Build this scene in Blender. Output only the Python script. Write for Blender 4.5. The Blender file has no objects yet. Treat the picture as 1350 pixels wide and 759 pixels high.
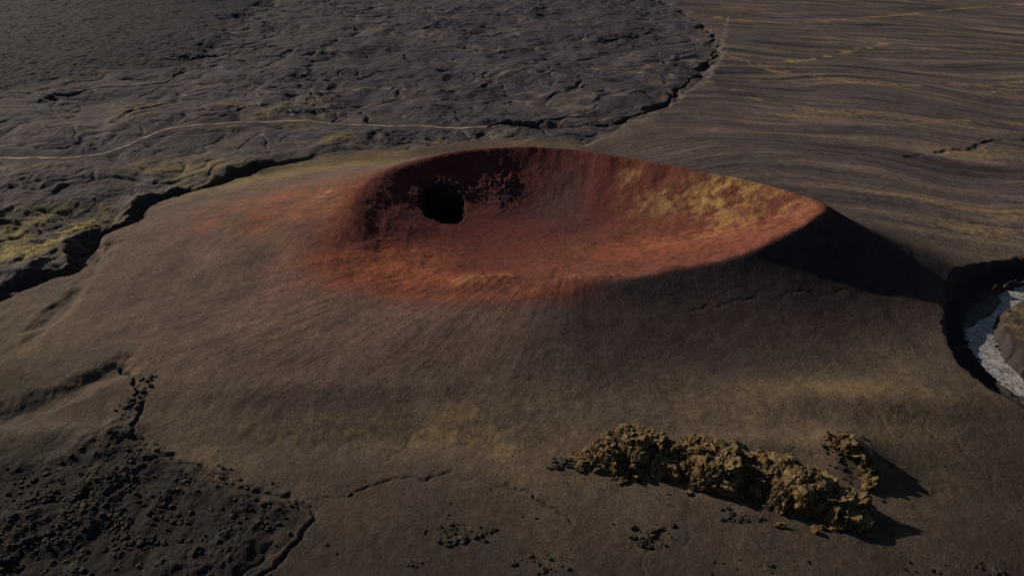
import bpy, bmesh, math, mathutils, numpy as np
rng=np.random.default_rng(7)
# Control points are image pixels, unprojected from the render camera 500 m above datum (column / row; camera
# pitched down 30 deg). S() intersects a pixel's view ray with an assumed height and returns WORLD metres.
PT=math.radians(30); CP,SP=math.cos(PT),math.sin(PT)
def S(u,v,z=0.0):
    a=(u-675)/900.0; b=(379.5-v)/900.0
    dy=CP+b*SP; dz=-SP+b*CP
    t=(500.0-z)/(-dz)
    return (a*t,dy*t)
PX=dict(
CANYON=[(-120,440),(0,395),(45,368),(88,354),(110,330),(165,298),(190,273),(260,246),(330,225),(400,210),(480,197),(560,190),(640,184)],
TRACK=[(-150,214),(-60,210),(0,208),(60,207),(125,203),(150,196),(180,186),(215,172),(260,167),(330,163),(400,160),(460,163),(520,164),(570,167),(620,168),(660,166)],
WASH=[(870,0),(915,25),(942,50),(938,78),(915,103),(885,128),(850,148),(800,160),(740,163),(690,162),(640,166)],
PALE=[(960,20),(950,55),(946,85),(915,115),(880,138),(845,155),(800,175),(770,190)],
PATH=[(300,140),(370,132),(440,118),(500,112),(560,120),(620,108),(690,98),(760,104),(840,92),(915,80)],
RIVER=[(1480,350),(1400,364),(1350,378),(1315,392),(1298,408),(1296,428),(1308,455),(1330,480),(1365,505),(1430,535)],
RCAN=[(1480,338),(1400,345),(1340,352),(1300,366),(1272,388),(1270,430),(1284,468),(1316,500),(1362,526),(1420,556)],
GUL2=[(1200,206),(1250,198),(1300,190),(1350,182),(1420,172)],
CRACK=[(310,770),(335,742),(380,706),(403,678),(400,660),(430,654),(470,645),(500,637),(530,627),(570,627),(620,630),(700,650),(760,690)],
CRACK2=[(345,770),(372,730),(410,690),(404,668),(370,650),(310,638),(270,618),(225,600),(190,585),(176,566),(190,535),(172,500),(165,488)],
SCARP=[(-150,590),(0,552),(60,532),(120,508),(165,490)],
SCARP2=[(0,480),(40,455),(60,430),(100,395),(125,360),(150,330)],
LINE3=[(900,432),(960,424),(1040,418),(1120,410),(1200,405)],
LAVA_TL=[(-400,150),(0,128),(60,112),(130,98),(200,84),(250,74),(285,55),(285,38),(330,15),(400,-20),(400,-45),(-600,-45)],
MID=[(-400,420),(0,385),(90,345),(165,295),(260,243),(400,206),(560,190),(650,182),(780,186),(850,150),(920,98),(942,60),(900,15),(820,-40),(400,-45),(285,38),(250,74),(130,98),(0,128),(-400,150)],
LAVA_BL=[(-400,640),(0,600),(80,592),(165,560),(195,585),(250,612),(310,640),(385,665),(350,720),(310,775),(200,900),(-400,900)],
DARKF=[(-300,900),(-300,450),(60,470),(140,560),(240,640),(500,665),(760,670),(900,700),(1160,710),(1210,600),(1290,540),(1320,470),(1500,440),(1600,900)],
BANDS1=[(930,20),(1050,30),(1200,18),(1350,4),(1450,-5)],
BANDS2=[(1040,80),(1090,74),(1140,64),(1165,58)],
BANDS3=[(960,75),(1060,98),(1180,112),(1350,108),(1450,100)],
BANDS4=[(930,105),(1020,135),(1150,158),(1350,160),(1450,155)],
)
BX=dict( # u,v,ru,rv,z
apron=(650,480,500,55,0),hill_r=(1130,535,170,22,0),hollow_r=(1200,650,120,40,0),hill_l=(420,520,200,16,0),dip=(500,580,260,22,0),hill_ll=(60,575,75,18,0),
knob=(1120,600,45,26,0),knob2=(1010,590,120,16,0),
mound=(645,364,34,8,36),crag1=(556,240,18,10,80),crag2=(655,224,26,12,85),crag3=(592,226,26,6,85),
y1=(955,262,45,15,75),y2=(1010,280,45,16,80),y3=(870,252,24,7,75),y4=(832,226,14,10,88),y5=(905,245,26,8,85),y6=(930,300,70,10,55),y7=(645,364,34,6,38),y8=(790,362,45,4,42),y9=(720,372,60,4,42),y10=(1040,262,30,6,100),
r1=(400,268,110,20,45),r2=(345,300,90,22,25),r3=(440,345,60,26,35),r4=(440,262,26,9,65),
o1=(500,345,90,24,26),o2=(560,370,90,12,26),o3=(900,320,170,26,40),d1=(745,265,30,26,40),d2=(720,240,60,20,70),
s1=(600,570,140,16,0),s2=(640,545,70,12,0),s3=(430,560,110,10,0),s4=(350,450,200,30,0),s5=(950,520,300,16,0),s6=(860,500,60,10,0),
m1=(70,295,75,30,0),m2=(20,330,60,26,0),m3=(60,225,60,12,0),m4=(300,150,260,16,0),m5=(480,185,170,8,0),m6=(130,330,30,14,0),m7=(230,215,90,14,0),
k1=(1300,200,60,8,0),k2=(1320,120,30,3,0),k3=(1100,150,60,3,0),k4=(1300,300,90,14,0),
isl=(1345,425,26,24,0),
)
RIMP=[(1098,269,108),(1075,262,108),(1030,248,106),(980,236,104),(920,225,102),(860,213,100),(800,203,99),(750,195,98),(700,192,98),(650,193,97),(600,198,96),(560,207,92),(520,219,88),(492,234,84),(474,252,78),(466,275,69),(455,302,55),(444,328,43),(444,352,36),(490,374,33),(550,384,31),(610,387,32),(660,384,35),(720,378,39),(780,369,43),(840,362,48),(900,352,55),(960,338,66),(1020,316,80),(1065,292,96)]
PITP=(583,267,48)
RIDGE=[(765,608,5,8),(792,600,18,14),(828,598,26,20),(868,604,22,18),(905,610,20,17),(940,624,26,21),(985,622,18,15),(1015,632,23,18),(1050,650,28,23),(1085,664,25,21),(1125,676,16,15)]
SPUR=[(1085,592,7,6),(1115,600,11,9),(1140,622,12,10),(1150,640,7,7)]
BUTT=[(812,612,23,15),(835,616,18,13),(905,622,17,13),(928,640,25,15),(1000,648,15,12),(1032,664,25,15),(1062,672,20,14),(1100,682,18,14)]
BO=[(600,705,28,14,80,.8,4),(590,712,10,6,20,2,5),(648,698,14,4,14,1,3),(855,708,26,16,60,.8,4.5),(970,686,26,5,26,.8,3.2),(725,745,40,16,40,.7,3.5),(700,660,260,70,60,.4,1.6),(1120,610,36,30,110,.8,4),(760,612,26,10,50,1,5),(740,606,14,4,12,2,5),(1000,670,90,18,110,.5,3),(850,630,70,10,60,.5,2.5),(1260,750,80,12,50,.6,3.5),(1000,750,80,10,30,.6,2.5),(130,690,200,80,1500,.4,3.2),(60,660,140,60,600,.4,3),(245,632,30,8,40,.8,3.5),(178,530,12,30,80,.8,3.5),(330,680,60,24,120,.6,3),(545,745,10,6,14,.7,2.5)]
CARS=[(187,187,.5),(438,189,.1)]
PL={k:[S(*p) for p in v] for k,v in PX.items()}
def tb(u,v,ru,rv,z):
    cx,cy=S(u,v,z);return (cx,cy,abs(S(u+ru,v,z)[0]-cx),abs(S(u,v-rv,z)[1]-S(u,v+rv,z)[1])/2)
BW={k:tb(*v) for k,v in BX.items()}
rw=np.array([(*S(u,v,z),z) for u,v,z in RIMP]);PIT=S(*PITP)
RW=[(*S(u,v),h,w) for u,v,h,w in RIDGE];SW=[(*S(u,v),h,w) for u,v,h,w in SPUR];BU=[(*S(u,v),h,w) for u,v,h,w in BUTT]
BOW=[(*tb(u,v,ru,rv,0),n,a,b) for u,v,ru,rv,n,a,b in BO];CW=[(*S(u,v),a) for u,v,a in CARS]
# ================= everything below works in world metres ==================
f32=np.float32
PERM=np.random.default_rng(3).permutation(1024).astype(np.int32);PERM=np.concatenate([PERM,PERM])
ga=np.random.default_rng(4).uniform(0,2*math.pi,1024);GX=np.cos(ga).astype(f32);GY=np.sin(ga).astype(f32)
def noise(x,y,seed=0):
    x0=np.floor(x);y0=np.floor(y);xf=(x-x0).astype(f32);yf=(y-y0).astype(f32)
    ix=x0.astype(np.int32)+seed*37;iy=y0.astype(np.int32)+seed*101
    ix0=ix&1023;ix1=(ix+1)&1023;a=PERM[iy&1023];b=PERM[(iy+1)&1023]
    u=xf*xf*xf*(xf*(xf*6-15)+10);v=yf*yf*yf*(yf*(yf*6-15)+10)
    k=PERM[a+ix0];n0=GX[k]*xf+GY[k]*yf
    k=PERM[a+ix1];n1=GX[k]*(xf-1)+GY[k]*yf
    k=PERM[b+ix0];n2=GX[k]*xf+GY[k]*(yf-1)
    k=PERM[b+ix1];n3=GX[k]*(xf-1)+GY[k]*(yf-1)
    a=n0+u*(n1-n0);b=n2+u*(n3-n2)
    return (a+v*(b-a))*f32(1.5)
def fbm(x,y,sc,o=4,seed=0,gain=.5,rid=False):
    r=0;amp=1;tot=0;f=1.0/sc
    for i in range(o):
        n=noise(x*f+i*17.3,y*f-i*9.1,seed+i)
        if rid:n=1-2*np.abs(n)
        r=r+amp*n;tot+=amp;amp*=gain;f*=2.03
    return r/tot
def ss(a,b,x):
    t=np.clip((x-a)/(b-a),0,1);return t*t*(3-2*t)
def smooth(pts,n=6):
    p=np.array(pts,float);p=np.vstack([2*p[0]-p[1],p,2*p[-1]-p[-2]]);out=[]
    for i in range(1,len(p)-2):
        for k in range(n):
            t=k/n
            out.append(.5*(2*p[i]+(p[i+1]-p[i-1])*t+(2*p[i-1]-5*p[i]+4*p[i+1]-p[i+2])*t*t+(3*p[i]-p[i-1]-3*p[i+1]+p[i+2])*t**3))
    out.append(p[-2]);return np.array(out)
def pdist(x,y,pts,maxd):
    d=np.full(x.shape,1e9)
    pa=np.array(pts);bm=np.nonzero((x>pa[:,0].min()-maxd)&(x<pa[:,0].max()+maxd)&(y>pa[:,1].min()-maxd)&(y<pa[:,1].max()+maxd))[0]
    if len(bm)==0: return d
    xs,ys_=x[bm],y[bm];db=np.full(xs.shape,1e9)
    for (ax,ay),(bx,by) in zip(pts[:-1],pts[1:]):
        m=np.nonzero((xs>min(ax,bx)-maxd)&(xs<max(ax,bx)+maxd)&(ys_>min(ay,by)-maxd)&(ys_<max(ay,by)+maxd))[0]
        if len(m)==0: continue
        px=xs[m]-ax;py=ys_[m]-ay;ex=bx-ax;ey=by-ay;L=ex*ex+ey*ey+1e-9
        t=np.clip((px*ex+py*ey)/L,0,1);db[m]=np.minimum(db[m],np.hypot(px-t*ex,py-t*ey))
    d[bm]=db;return d
def region(x,y,poly,soft):
    ins=np.zeros(x.shape,bool);n=len(poly)
    for i in range(n):
        ax,ay=poly[i];bx,by=poly[(i+1)%n]
        if ay==by: continue
        ins^=((ay>y)!=(by>y))&(x<(bx-ax)*(y-ay)/(by-ay)+ax)
    d=pdist(x,y,list(poly)+[poly[0]],soft)
    return ss(-soft,soft,np.where(ins,np.minimum(d,soft),-np.minimum(d,soft)))
def blob(x,y,k):
    cx,cy,rx,ry=BW[k];return np.exp(-(((x-cx)/rx)**2+((y-cy)/ry)**2))
CX,CY=(rw[:,0].max()+rw[:,0].min())/2,(rw[:,1].max()+rw[:,1].min())/2
th=np.arctan2(rw[:,1]-CY,rw[:,0]-CX);rr=np.hypot(rw[:,1]-CY,rw[:,0]-CX)
o=np.argsort(th);th,rr,rz=th[o],rr[o],rw[o,2]
TT=np.linspace(-math.pi,math.pi,721)
def per(t,v,nk=25):
    a=np.interp(TT,np.concatenate([t-2*math.pi,t,t+2*math.pi]),np.tile(v,3))
    k=np.hanning(nk);k/=k.sum();b=np.concatenate([a[:-1]]*3)
    return np.convolve(b,k,'same')[720:1441]
RT=per(th,rr);HT=per(th,rz)
wa=np.radians(np.array([-180,-150,-120,-90,-60,-30,-8,10,30,60,90,120,150]))
WT=per(wa,np.array([560,430,300,290,300,320,350,340,240,170,170,220,380.]));QT=per(wa,np.array([1.25,1.5,2.3,3.1,3.0,2.2,1.7,1.7,1.7,1.8,1.8,1.6,1.3]))
GT=per(wa,np.array([2.1,2.0,1.6,1.5,1.5,1.5,1.5,1.5,1.5,1.5,1.6,1.9,2.1]))  # inner wall steepness
KT=per(wa,np.array([16,14,10,9,9,7,6,6,6,6,7,10,14.]))  # crest rounding
FLOOR=22.0
SM={k:smooth(v) for k,v in PL.items() if k not in ('LAVA_TL','MID','LAVA_BL','DARKF')}
def polar(x,y):
    t=np.arctan2(y-CY,x-CX);r=np.hypot(x-CX,y-CY)
    return t,r,np.interp(t,TT,RT),np.interp(t,TT,HT),np.interp(t,TT,WT)
def pitd(x,y):
    px=(x-PIT[0])+fbm(x,y,34,3,91)*15;py=(y-PIT[1])+fbm(x,y,34,3,92)*18
    return np.hypot(px/38,py/56)
def channels(x,y):
    ax=x+fbm(x,y,190,3,151)*110;ay=y+fbm(x,y,190,3,152)*110
    return np.abs(noise(ax/330,ay/330,153)),np.abs(noise(ax/120,ay/120,154)),np.abs(noise(ax/48+3,ay/48,155))
def rivulet(x,y):
    ax=x+fbm(x,y,70,4,161)*45;ay=y+fbm(x,y,70,4,162)*45
    return np.abs(noise(ax/80,ay/110,163))
def sweep(x,y):
    return y+fbm(x,y,800,2,52)*240+.00016*(x-300)**2
def height(x,y):
    x=np.asarray(x,float);y=np.asarray(y,float)
    t,r,R,H,W=polar(x,y)
    wx=x+fbm(x,y,90,4,11)*34;wy=y+fbm(x,y,90,4,12)*34
    mid=region(wx,wy,PL['MID'],50);tl=region(wx,wy,PL['LAVA_TL'],60);bl=region(wx,wy,PL['LAVA_BL'],22)
    keep=ss(4,45,pdist(x,y,SM['TRACK'],60))
    cone=1-ss(.55,1.1,(r-R)/W)
    right=ss(100,500,x)*ss(900,1300,y)
    vary=fbm(x,y,85,3,9)
    h=fbm(x,y,520,4,1)*12*(1-.9*cone)
    h+=blob(x,y,'apron')*10+blob(x,y,'hill_r')*9-blob(x,y,'hollow_r')*6+blob(x,y,'hill_l')*5-blob(x,y,'dip')*4+blob(x,y,'hill_ll')*7+blob(x,y,'knob')*10+blob(x,y,'knob2')*5
    c1,c2,c3=channels(x,y)
    rough=ss(-.15,.45,fbm(x,y,380,3,24))
    near=ss(1500,1000,y)
    h+=mid*(fbm(x,y,300,4,21,.5)*26*(.3+.7*keep)+keep*(fbm(x,y,75,5,23,.55)*(3+11*rough+10*near)-4*(1-ss(0,.10,c1))-2.5*(1-ss(0,.14,c2))-.8*(1-ss(0,.2,c3)))-2)
    h+=tl*(8+fbm(x,y,60,5,31,.62,True)*7+fbm(x,y,260,3,33)*8)
    blr=ss(-.25,.35,fbm(x,y,90,3,44))
    h+=bl*(2+blr*(fbm(x,y,26,5,41,.62,True)*4+3)+np.abs(fbm(x,y,60,4,43,.6))*8)
    h-=(1-mid)*(1-cone)*ss(1000,700,y)*.5*(1-ss(.0,.06,rivulet(x,y)))*ss(-.3,.4,vary)
    sw=sweep(x,y)
    st=fbm(x*.13,sw,75,4,51,.55)
    h+=right*(1-mid)*st*7.0
    h+=fbm(x,y,34,5,61,.6)*.8*keep*(1-.4*cone)
    s=r/R;G_=np.interp(t,TT,GT)
    g=np.clip((s-.22)/.78,0,2)**G_
    hin=FLOOR+(H-FLOOR)*g+fbm(x,y,90,5,71,.55)*5*(.3+ss(.4,.9,s))
    p=(r-R)/W;q=np.clip(1-p,0,1.5)
    hout=H*np.minimum(q,1.12)**np.interp(t,TT,QT)
    k=np.interp(t,TT,KT);m=np.clip(.5+.5*(hout-hin)/k,0,1)
    c=hout*(1-m)+hin*m-k*m*(1-m)
    rill=fbm(t*R/11,r/130,2,4,81,.6)
    c=c+rill*(.6*ss(-.25,.05,p)*(1-ss(.5,.95,p))*ss(1,1.02,s)+1.0*ss(.5,.9,s)*(r<R))
    c=c+fbm(x,y,150,4,84)*4*ss(1.05,1.3,s)*(1-ss(.8,1.2,p))
    h=h+c+blob(x,y,'mound')*9
    h-=52*(1-ss(.6,1.02,pitd(x,y)))
    crag=blob(x,y,'crag1')+blob(x,y,'crag2')+blob(x,y,'crag3')
    h+=np.clip(crag*1.5,0,1)*(fbm(x,y,18,4,95,.65,True)*6+2)*ss(-.4,.2,vary)
    d=pdist(wx,wy,SM['CANYON'],100);lf=ss(-400,-660,x)
    wv=np.clip(1+.9*vary,.35,2)
    h-=(24*lf+2.2)*(1-ss(2,(8+21*lf)*wv,d))*(.25+.75*ss(-.4,.15,vary))
    h+=(12*mid)*(1-ss(20,90,d))*lf*ss(-.3,.4,vary)
    d=pdist(wx,wy,SM['WASH'],70);vw=fbm(x,y,140,4,19);h-=13*(1-ss(2,5+48*ss(-.1,.5,vw),d))*ss(-.45,.15,vw)
    d=pdist(wx,wy,SM['PALE'],30);h-=1.5*(1-ss(2,16,d))
    d3=np.minimum(pdist(x,y,SM['RCAN'],60),pdist(x,y,SM['RIVER'],60));h-=22*(1-ss(15,27,d3+fbm(x,y,24,3,15)*8))
    d=pdist(wx,wy,SM['GUL2'],40);h-=5*(1-ss(2,14,d))*ss(-.5,.2,vary)
    wx=x+fbm(x,y,26,3,13)*12;wy=y+fbm(x,y,26,3,14)*12
    d=pdist(wx,wy,SM['CRACK'],20);h-=1.9*(1-ss(.4,3,d))*ss(-.5,.1,vary)
    d=pdist(wx,wy,SM['CRACK2'],30);h-=2.7*(1-ss(.5,4+9*ss(0,.5,vary),d))
    d=pdist(wx,wy,SM['SCARP'],70);h-=7*(1-ss(1,30*wv,d))
    d=pdist(wx,wy,SM['SCARP2'],70);h-=5*(1-ss(1,22*wv,d))*ss(-.4,.3,vary)
    d=pdist(wx,wy,SM['LINE3'],20);h-=.9*(1-ss(.5,4,d))*ss(-.6,.1,vary)
    return h
def colour(x,y,z,slope):
    t,r,R,H,W=polar(x,y);s=r/R;p=(r-R)/W
    wx=x+fbm(x,y,70,4,111)*30;wy=y+fbm(x,y,70,4,112)*30
    mid=region(wx,wy,PL['MID'],30);tl=region(wx,wy,PL['LAVA_TL'],70);bl=region(wx,wy,PL['LAVA_BL'],20)
    n1=fbm(x,y,260,4,120);n2=fbm(x,y,60,5,121,.6);n3=fbm(x,y,12,3,122,.65)
    rad=fbm(t*R/13,r/150,1,4,123,.6)
    vary=fbm(x,y,85,3,9);c1,c2,c3=channels(x,y)
    col=np.empty((len(x),3));col[:]=(.112,.082,.058)
    def mix(c,f):
        f=np.clip(f,0,1)[:,None];col[:]=col*(1-f)+np.asarray(c)*f
    mix((.054,.042,.037),ss(-.1,.5,n1+.5*n2)*.75)
    mix((.165,.118,.062),ss(.05,.6,-n1+.6*n2)*.5)
    mix((.055,.042,.035),(1-ss(0,.07,rivulet(x,y)))*ss(-.3,.4,vary)*.3)
    right=ss(50,450,x)*ss(880,1150,y)*(1-mid)
    mix((.078,.060,.062),right*.92)
    sw=sweep(x,y);bw=sw+n2*8
    st=fbm(x*.10,bw,60,5,130,.66);far=ss(100,800,x)
    mix((.175,.135,.105),right*ss(.0,.4,st)*.8*(.3+.7*far));mix((.026,.021,.026),right*ss(.0,.4,-st)*.8*(.35+.65*far))
    mix((.24,.17,.07),right*ss(.25,.55,fbm(x*.14,bw,110,5,133,.6)+.15*n3)*.6*(.2+.8*far))
    for b in ('k1','k2','k3','k4'): mix((.20,.145,.075),blob(wx,wy,b)*.9*ss(-.3,.4,n3+st))
    for L,k in (('BANDS1',.8),('BANDS2',.9),('BANDS3',.5),('BANDS4',.4)): mix((.29,.205,.09),(1-ss(3,28,pdist(wx,wy+n2*14,SM[L],60)))*ss(-.25,.3,n2+n3*.3)*k)
    # country behind the cone
    rough=ss(-.15,.45,fbm(x,y,380,3,24))
    mix((.047,.041,.054),mid*.95)  # purple-grey base colour also carries the bluish distance haze
    mix((.068,.058,.070),mid*ss(-.1,.5,n1+n2*.6)*.7)
    mix((.150,.110,.058),mid*ss(-.05,.45,fbm(x,y,120,5,140,.6)+.1)*np.clip(blob(x,y,'m4')+blob(x,y,'m5')+blob(x,y,'m3')+blob(x,y,'m7')+.06,0,1)*.85)
    mix((.019,.017,.023),mid*rough*ss(.0,.4,fbm(x,y,75,5,23,.55)+n3*.2)*.85)
    mix((.024,.021,.028),mid*ss(.05,.5,fbm(x,y,170,5,141,.62))*.7)
    mix((.022,.020,.025),mid*(1-ss(.01,.07,c1))*.6*ss(-.3,.3,vary))
    ed=np.exp(-((c1-.10)/.03)**2)*.7+np.exp(-((c2-.02)/.025)**2)*.7
    mix((.16,.13,.10),mid*(1-tl)*ed*ss(-.2,.3,n1+n2*.6)*.75)
    mix((.20,.165,.13),(1-ss(2,11,pdist(wx,wy,SM['PATH'],30)))*ss(-.3,.2,vary)*.6)
    mix((.23,.185,.055),np.clip(blob(wx,wy,'m1')+blob(wx,wy,'m2')+blob(wx,wy,'m6')*.8+.35*blob(wx,wy,'m7'),0,1)*mid*ss(-.35,.3,n2+n3*.4)*.9)
    mix((.010,.012,.021),tl*.97);mix((.032,.034,.048),tl*ss(.1,.6,n3+n2*.4)*.55)  # dark lava, with corner vignette and bluish haze painted into its colour
    m=np.exp(-((p-.75)/.3)**2)*ss(.1,.5,np.sin(t))*ss(.35,-.2,np.cos(t))
    mix((.22,.165,.065),m*ss(-.4,.4,n2+.25)*.85)
    for b,k in (('s1',.65),('s2',.6),('s3',.5),('s4',.4),('s5',.45),('s6',.3)): mix((.20,.140,.060),blob(wx,wy,b)*k*ss(-.5,.4,n2+n3))
    mix((.029,.023,.022),region(wx,wy,PL['DARKF'],90)*.82)  # vignette painted into the ash colour, darkening the foreground edges and corners
    mix((.018,.015,.016),bl*.9);mix((.05,.042,.034),bl*ss(.1,.6,-n2+n3*.3+vary*.5)*.6)  # dark lava, darkened further as painted corner vignette; paler ash between
    mix((.14,.115,.085),blob(wx,wy,'hill_ll')*.5)
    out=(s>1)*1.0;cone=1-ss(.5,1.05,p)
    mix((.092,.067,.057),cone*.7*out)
    mix((.033,.023,.026),cone*ss(-.3,.5,np.cos(t+.35))*out*.9*ss(1.0,.25,p))  # shade of the right and front flank painted into the colour
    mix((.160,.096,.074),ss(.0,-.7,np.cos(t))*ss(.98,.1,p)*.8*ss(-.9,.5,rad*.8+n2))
    mix((.25,.070,.040),np.clip(blob(wx,wy,'r1')+blob(wx,wy,'r2')*.7+blob(wx,wy,'r3'),0,1)*ss(-.7,.5,rad*.7+n2)*.75)
    mix((.34,.22,.10),blob(wx,wy,'r4')*ss(-.2,.5,n2+n3)*.85)
    mix((.050,.033,.032),cone*out*ss(.1,.5,rad)*.5)
    mix((.22,.055,.032),np.exp(-(p/.09)**2)*ss(-.9,.2,rad+.3)*.75*ss(.6,.2,np.cos(t+.4))*ss(-.2,.2,np.cos(t+1.9)))
    ins=1-ss(.97,1.04,s)
    mix((.140,.048,.037),ins)
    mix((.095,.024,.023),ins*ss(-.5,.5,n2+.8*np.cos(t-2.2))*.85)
    mix((.28,.085,.042),ins*np.clip(blob(wx,wy,'o1')+blob(wx,wy,'o2')+blob(wx,wy,'o3')*.6,0,1)*ss(-.9,.3,n2+n3)*.85)
    mix((.085,.045,.042),ins*(blob(wx,wy,'d1')*.7+blob(wx,wy,'d2')*.4))
    mix((.19,.08,.05),ins*ss(.1,.5,rad)*ss(.45,.8,s)*ss(-.2,.4,np.cos(t))*.4)
    for b,k in (('y1',.9),('y2',.4),('y3',.75),('y4',.4),('y5',.4),('y6',.15),('y7',.85),('y8',.3),('y9',.12),('y10',.2)):
        mix((.33,.215,.075),blob(wx,wy,b)*1.3*k*ss(-.35,.5,n2+n3*.8+rad*.25))
    mix((.06,.02,.02),ins*ss(.1,.6,-rad)*ss(.5,.8,s)*.45)
    pd=pitd(x,y);mix((.014,.010,.011),1-ss(.9,1.12,pd))  # near-black rock colour paints in the shade of the pit
    mix((.026,.016,.018),np.clip((blob(x,y,'crag1')+blob(x,y,'crag2')+blob(x,y,'crag3'))*1.4,0,1)*ss(-.2,.3,n3+vary*.4))
    mix((.17,.14,.115),(1-ss(2,14,pdist(wx,wy,SM['PALE'],30)))*.5)
    d2=pdist(x,y,SM['RIVER'],60);d=np.minimum(pdist(x,y,SM['RCAN'],60),d2)
    mix((.034,.028,.026),(1-ss(24,34,d)));mix((.22,.155,.075),blob(wx,wy,'isl')*ss(-.3,.3,n2+n3)*.8)
    mix((.10,.092,.088),(1-ss(14,22,d2+n2*5))*.7)
    cx_=x+fbm(x,y,26,3,13)*12;cy_=y+fbm(x,y,26,3,14)*12
    for L,w,k in (('CRACK',3,.6),('CRACK2',6,.7),('LINE3',3,.35)):
        mix((.03,.026,.024),(1-ss(.6,w,pdist(cx_,cy_,SM[L],20)))*k*ss(-.5,.2,vary))
    mix((.045,.038,.036),ss(.55,.95,slope)*(1-ins)*.8)
    col*=(1+.34*n3+.30*n2)[:,None]
    return np.clip(col,.006,.6)
yd=[230.0]
while yd[-1]<4600: yd.append(yd[-1]+1.0+(yd[-1]-230)*.0018)
ys=np.array(list(np.linspace(-3000,215,24))+yd+list(np.geomspace(4700,30000,16)))
ts=np.concatenate([-np.geomspace(9,1.23,14),np.linspace(-1.2,1.2,1300),np.geomspace(1.23,9,14)])
hw=np.maximum(.75*(.866*ys+250),290)
X=(hw[:,None]*ts[None,:]);Y=np.repeat(ys[:,None],len(ts),1)
Z=height(X.ravel(),Y.ravel()).reshape(X.shape)
gy=np.gradient(Z,axis=0)/np.maximum(np.gradient(Y,axis=0),1e-3);gx=np.gradient(Z,axis=1)/np.gradient(X,axis=1)
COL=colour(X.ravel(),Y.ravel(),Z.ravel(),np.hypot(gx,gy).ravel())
nr,nc=X.shape
V=np.stack([X.ravel(),Y.ravel(),Z.ravel()],1)
i=(np.arange(nr-1)[:,None]*nc+np.arange(nc-1)[None,:]).ravel()
Fq=np.stack([i,i+1,i+nc+1,i+nc],1)
_,r_,R_,_,W_=polar(V[:,0],V[:,1])
incr=((r_-R_)/W_<.95)[Fq[:,0]]
def mkmesh(name,V,Fq,col,mat,smooth=True):
    use=np.zeros(len(V),bool);use[Fq.ravel()]=True;used=np.nonzero(use)[0];mp=np.zeros(len(V),np.int32);mp[used]=np.arange(len(used))
    v=V[used];f=mp[Fq];k=f.shape[1]
    me=bpy.data.meshes.new(name);me.vertices.add(len(v));me.vertices.foreach_set('co',v.astype(np.float32).ravel())
    me.loops.add(f.size);me.loops.foreach_set('vertex_index',f.astype(np.int32).ravel())
    me.polygons.add(len(f));me.polygons.foreach_set('loop_start',np.arange(0,f.size,k,dtype=np.int32))
    me.polygons.foreach_set('use_smooth',np.full(len(f),smooth))
    me.update(calc_edges=True)
    if col is not None:
        c=np.ones((len(v),4),np.float32);c[:,:3]=col[used]
        a=me.color_attributes.new('Col','FLOAT_COLOR','POINT');a.data.foreach_set('color',c.ravel())
    me.materials.append(mat);ob=bpy.data.objects.new(name,me);bpy.context.scene.collection.objects.link(ob);return ob
def nodes(name):
    m=bpy.data.materials.new(name);m.use_nodes=True;nt=m.node_tree;b=nt.nodes['Principled BSDF'];b.inputs['Roughness'].default_value=.95;b.inputs['Specular IOR Level'].default_value=.12
    return m,nt,b
def N(nt,t,**k):
    n=nt.nodes.new(t)
    for a,v in k.items():
        if a in n.inputs: n.inputs[a].default_value=v
        else: setattr(n,a,v)
    return n
m_ter,nt,b=nodes('scoria_and_ash')
tc=N(nt,'ShaderNodeTexCoord');at=N(nt,'ShaderNodeAttribute',attribute_name='Col')
n1=N(nt,'ShaderNodeTexNoise',Scale=.35,Detail=6.0,Roughness=.7);n2=N(nt,'ShaderNodeTexNoise',Scale=.06,Detail=5.0,Roughness=.6)
L=nt.links.new
L(tc.outputs['Object'],n1.inputs['Vector']);L(tc.outputs['Object'],n2.inputs['Vector'])
mr=N(nt,'ShaderNodeMapRange');mr.inputs['From Min'].default_value=.3;mr.inputs['From Max'].default_value=.7;mr.inputs['To Min'].default_value=.60;mr.inputs['To Max'].default_value=1.40
L(n1.outputs['Fac'],mr.inputs['Value'])
vm=N(nt,'ShaderNodeVectorMath',operation='SCALE');L(at.outputs['Color'],vm.inputs[0]);L(mr.outputs[0],vm.inputs['Scale']);L(vm.outputs[0],b.inputs['Base Color'])
bp=N(nt,'ShaderNodeBump',Strength=.6,Distance=1.4);bp2=N(nt,'ShaderNodeBump',Strength=.5,Distance=3.5)
L(n2.outputs['Fac'],bp2.inputs['Height']);L(n1.outputs['Fac'],bp.inputs['Height']);L(bp2.outputs[0],bp.inputs['Normal']);L(bp.outputs[0],b.inputs['Normal'])
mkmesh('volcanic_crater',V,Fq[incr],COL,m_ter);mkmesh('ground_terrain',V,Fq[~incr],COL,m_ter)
def ribbon(name,pts,w,mat,zf,n=5,wn=0.0):
    p=smooth(pts,6);d=np.gradient(p,axis=0);d/=np.linalg.norm(d,axis=1)[:,None];nn=np.stack([-d[:,1],d[:,0]],1)
    off=np.linspace(-1,1,n);wv=w*(1+wn*noise(np.arange(len(p))*.21,np.zeros(len(p)),5))
    v=(p[:,None,:]+nn[:,None,:]*off[None,:,None]*wv[:,None,None]).reshape(-1,2)
    z=zf(v[:,0],v[:,1]);VV=np.column_stack([v,z]);i=(np.arange(len(p)-1)[:,None]*n+np.arange(n-1)[None,:]).ravel()
    return mkmesh(name,VV,np.stack([i,i+1,i+n+1,i+n],1),None,mat)
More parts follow.
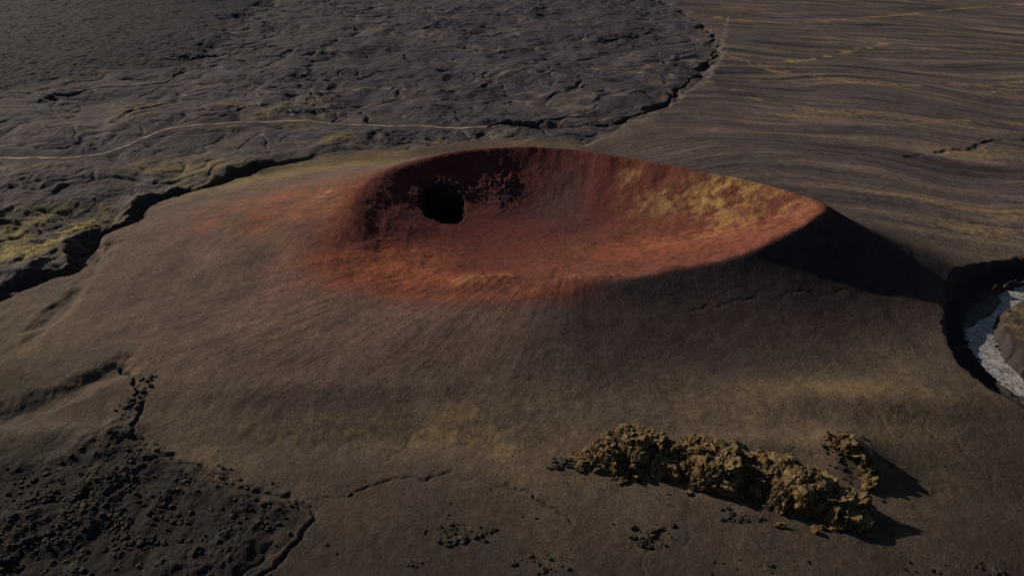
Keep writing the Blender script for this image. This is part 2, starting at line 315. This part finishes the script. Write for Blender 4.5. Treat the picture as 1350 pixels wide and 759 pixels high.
def rampmat(name,scale,p0,c0,p1,c1,dist=0):
    m,nt,b=nodes(name);nz=N(nt,'ShaderNodeTexNoise',Scale=scale,Detail=7.0,Roughness=.65,Distortion=dist);cr=N(nt,'ShaderNodeValToRGB');e=cr.color_ramp.elements
    e[0].position=p0;e[0].color=(*c0,1);e[1].position=p1;e[1].color=(*c1,1)
    tc=N(nt,'ShaderNodeTexCoord');nt.links.new(tc.outputs['Object'],nz.inputs['Vector']);nt.links.new(nz.outputs['Fac'],cr.inputs['Fac']);nt.links.new(cr.outputs[0],b.inputs['Base Color']);return m,b
m_tr,b=rampmat('packed_gravel',.03,.38,(.10,.08,.07),.62,(.34,.27,.20))
tw=SM['TRACK']+np.column_stack([np.zeros(len(SM['TRACK'])),fbm(SM['TRACK'][:,0],SM['TRACK'][:,1],120,3,77)*24])
ribbon('dirt_track',tw,4.8,m_tr,lambda x,y:height(x,y)+.9,5,.5)
m_w,b=rampmat('silty_river',.10,.36,(.07,.07,.075),.60,(.40,.38,.37),2.0);b.inputs['Roughness'].default_value=.35;b.inputs['Specular IOR Level'].default_value=.5
zr=float(np.percentile(height(SM['RIVER'][:,0],SM['RIVER'][:,1]),75))+1.5
ribbon('river',SM['RIVER'],17,m_w,lambda x,y:np.full(x.shape,zr),7,.3)
def hsh(ix,iy,seed):
    h=(ix*374761393+iy*668265263+seed*974711)&0xffffffff
    h=((h^(h>>13))*1274126177)&0xffffffff
    return h^(h>>16)
def n3d(p,seed):
    f=np.floor(p);q=p-f;i=f.astype(np.int64);q=q*q*(3-2*q);r=0
    for a in (0,1):
        for b_ in (0,1):
            for c in (0,1):
                h=hsh(i[:,0]+a,i[:,1]+b_+(i[:,2]+c)*7919,seed)/4294967295.0
                r=r+h*(q[:,0] if a else 1-q[:,0])*(q[:,1] if b_ else 1-q[:,1])*(q[:,2] if c else 1-q[:,2])
    return r
def ico(n):
    bm=bmesh.new();bmesh.ops.create_icosphere(bm,subdivisions=n,radius=1);v=np.array([w.co[:] for w in bm.verts]);f=np.array([[w.index for w in q.verts] for q in bm.faces]);bm.free();return v,f
def rocks(name,items,base,mat,rough=1.0):
    bv,bf=base;VV=[];FF=[];o=0
    for k,(x,y,z,s) in enumerate(items):
        a=rng.uniform(0,6.28);sc=s*np.array([rng.uniform(.8,1.3),rng.uniform(.7,1.1),rng.uniform(.6,1.0)]) if np.isscalar(s) else np.array(s)
        off=rng.uniform(0,500,3)
        nn=rng.normal(size=(12,3));nn[-1]=(rng.uniform(-.25,.25),rng.uniform(-.25,.25),1);nn/=np.linalg.norm(nn,axis=1)[:,None];dd_=rng.uniform(.6,.98,12);dd_[-1]=rng.uniform(.65,.85)
        pr=bv@nn.T;rad=np.where(pr>.08,dd_/np.maximum(pr,.08),9).min(1).clip(.4,1.25)
        v=bv*rad[:,None]*sc
        u_=min(float(np.mean(sc)),14.0);q=v/u_
        disp=((n3d(q*2.0+off,3)-.5)*.40+(n3d(q*4.3+off,4)-.5)*.26+(n3d(q*9+off,5)-.5)*.18+(n3d(q*18+off,6)-.5)*.11)*u_*rough
        v=v+bv*disp[:,None]
        c_,s_=math.cos(a),math.sin(a);v=np.column_stack([v[:,0]*c_-v[:,1]*s_,v[:,0]*s_+v[:,1]*c_,v[:,2]])+np.array([x,y,z])
        VV.append(v);FF.append(bf+o);o+=len(v)
    return mkmesh(name,np.vstack(VV),np.vstack(FF),None,mat,False)
def rockmat(name,lo,hi,top,bmp=.7):
    m,nt,b=nodes(name);L=nt.links.new;tc=N(nt,'ShaderNodeTexCoord');nz=N(nt,'ShaderNodeTexNoise',Scale=.11,Detail=9.0,Roughness=.72)
    cr=N(nt,'ShaderNodeValToRGB');e=cr.color_ramp.elements;e[0].position=.40;e[0].color=(*lo,1);e[1].position=.62;e[1].color=(*hi,1)
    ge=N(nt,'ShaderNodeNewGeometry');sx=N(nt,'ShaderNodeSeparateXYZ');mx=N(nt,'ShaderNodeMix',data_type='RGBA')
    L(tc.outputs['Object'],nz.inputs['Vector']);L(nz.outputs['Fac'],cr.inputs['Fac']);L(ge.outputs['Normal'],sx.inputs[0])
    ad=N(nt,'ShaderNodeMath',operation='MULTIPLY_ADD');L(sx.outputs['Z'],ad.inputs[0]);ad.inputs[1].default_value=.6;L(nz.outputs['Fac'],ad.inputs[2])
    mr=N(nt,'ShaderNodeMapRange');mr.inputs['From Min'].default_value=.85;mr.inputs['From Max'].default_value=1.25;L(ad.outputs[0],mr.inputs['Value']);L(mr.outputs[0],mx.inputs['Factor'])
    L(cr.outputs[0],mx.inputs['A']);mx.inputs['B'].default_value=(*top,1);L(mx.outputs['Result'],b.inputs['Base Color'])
    bp=N(nt,'ShaderNodeBump',Strength=bmp,Distance=1.2);n4=N(nt,'ShaderNodeTexNoise',Scale=.5,Detail=6.0,Roughness=.65);L(tc.outputs['Object'],n4.inputs['Vector']);L(n4.outputs['Fac'],bp.inputs['Height']);L(bp.outputs[0],b.inputs['Normal']);return m
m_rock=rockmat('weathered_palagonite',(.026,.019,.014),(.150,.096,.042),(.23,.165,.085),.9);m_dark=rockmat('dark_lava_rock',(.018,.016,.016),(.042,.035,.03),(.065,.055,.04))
def ridge(L_,per_seg):
    it=[]
    for a,b_ in zip(L_[:-1],L_[1:]):
        for j in range(per_seg):
            t=(j+rng.random())/per_seg;x,y,h,w=[a[q]+(b_[q]-a[q])*t for q in range(4)]
            of=rng.uniform(-1,1);s=w*(rng.uniform(.4,.6) if j%2 else rng.uniform(.8,1.15))
            it.append((x+rng.uniform(-4,4),y+of*w*.8,0,(s,s*rng.uniform(.75,1.1),h*(1-.35*abs(of))*rng.uniform(.75,1.1)*1.25)))
    return it
it=ridge(RW,9)+ridge(SW,6)
for x,y,h,w in BU:
    for j in range(4): it.append((x+rng.uniform(-.5,.5)*w,y+rng.uniform(-.6,.9)*w,0,(w*rng.uniform(.5,.8),w*rng.uniform(.5,.8),h*rng.uniform(.7,1.2))))
for cx in range(46):
    a=RW[rng.integers(1,len(RW)-1)];it.append((a[0]+rng.normal()*16,a[1]-rng.uniform(.9,1.9)*a[3],0,(rng.uniform(2,6),rng.uniform(2,6),rng.uniform(2,7))))
z=height(np.array([q[0] for q in it]),np.array([q[1] for q in it]))
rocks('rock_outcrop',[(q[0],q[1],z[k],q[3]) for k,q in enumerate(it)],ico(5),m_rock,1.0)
out=[]
for cx,cy,rx,ry,n,s0,s1 in BOW:
    k=0
    while k<n:
        x=cx+rng.normal()*rx*.5;y=cy+rng.normal()*ry*.5
        if n>=100 and noise(np.array([x/28.]),np.array([y/28.]),55)[0]<rng.uniform(-.1,.3): 
            if rng.random()>.15: continue
        out.append([x,y,0,s0+(s1-s0)*rng.random()**3.5]);k+=1
a=np.array(out);a[:,2]=height(a[:,0],a[:,1])+a[:,3]*.1
rocks('lava_boulders',[tuple(q) for q in a],ico(2),m_dark,.8)
def box(bm,c,s,top=(1,1)):
    r=bmesh.ops.create_cube(bm,size=1)['verts']
    for w in r:
        k=(w.co.z>0);w.co.x*=s[0]*(top[0] if k else 1);w.co.y*=s[1]*(top[1] if k else 1);w.co.z*=s[2];w.co+=mathutils.Vector(c)
def part(nm,fn,mat,par,bev=.08):
    bm=bmesh.new();fn(bm)
    if bev: bmesh.ops.bevel(bm,geom=bm.edges[:],offset=bev,segments=2,affect='EDGES')
    me=bpy.data.meshes.new(nm);bm.to_mesh(me);bm.free();me.materials.append(mat);o=bpy.data.objects.new(nm,me);bpy.context.scene.collection.objects.link(o);o.parent=par
mp,_,b=nodes('white_car_paint');b.inputs['Base Color'].default_value=(.8,.8,.8,1);b.inputs['Roughness'].default_value=.3
mg,_,b=nodes('dark_glass');b.inputs['Base Color'].default_value=(.02,.02,.025,1);b.inputs['Roughness'].default_value=.1
mt,_,b=nodes('rubber');b.inputs['Base Color'].default_value=(.02,.02,.02,1)
def car(x,y,ang):
    e=bpy.data.objects.new('parked_car',None);bpy.context.scene.collection.objects.link(e);z=float(height(np.array([x]),np.array([y]))[0])
    e.location=(x,y,z+.6);e.rotation_euler=(0,0,ang)
    part('body',lambda bm:box(bm,(0,0,.85),(4.9,1.95,.8)),mp,e);part('cabin_glass',lambda bm:box(bm,(-.4,0,1.55),(3.4,1.75,.62),(.82,.86)),mg,e);part('roof',lambda bm:box(bm,(-.4,0,1.9),(2.75,1.5,.1)),mp,e,.03)
    def wh(bm):
        for a in (-1.5,1.5):
            for c in (-.9,.9): bmesh.ops.create_cone(bm,cap_ends=True,segments=20,radius1=.42,radius2=.42,depth=.28,matrix=mathutils.Matrix.Translation((a,c,.42))@mathutils.Matrix.Rotation(math.pi/2,4,'X'))
    part('wheels',wh,mt,e,0)
for c in CW: car(*c)
az=math.atan2(.50,-.86);el=math.radians(24)
sd=np.array([math.cos(az)*math.cos(el),math.sin(az)*math.cos(el),math.sin(el)])
ld=bpy.data.lights.new('sun','SUN');ld.energy=4.6;ld.angle=math.radians(.5);ld.color=(1,.86,.69)
lo=bpy.data.objects.new('sun',ld);bpy.context.scene.collection.objects.link(lo);lo.rotation_euler=mathutils.Vector(sd).to_track_quat('Z','Y').to_euler();lo.location=(-800,600,900)
w=bpy.data.worlds.new('World');bpy.context.scene.world=w;w.use_nodes=True;nt=w.node_tree
sk=nt.nodes.new('ShaderNodeTexSky');sk.sky_type='NISHITA';sk.sun_disc=False;sk.sun_elevation=el;sk.sun_rotation=math.atan2(sd[0],sd[1])
nt.links.new(sk.outputs[0],nt.nodes['Background'].inputs[0]);nt.nodes['Background'].inputs[1].default_value=.04
cd=bpy.data.cameras.new('camera');cd.lens=24;cd.sensor_width=36;cd.clip_end=80000;cd.clip_start=1
co=bpy.data.objects.new('camera',cd);bpy.context.scene.collection.objects.link(co);co.location=(0,0,500);co.rotation_euler=(math.radians(60),0,0);bpy.context.scene.camera=co
bpy.context.scene.view_settings.view_transform='Standard'
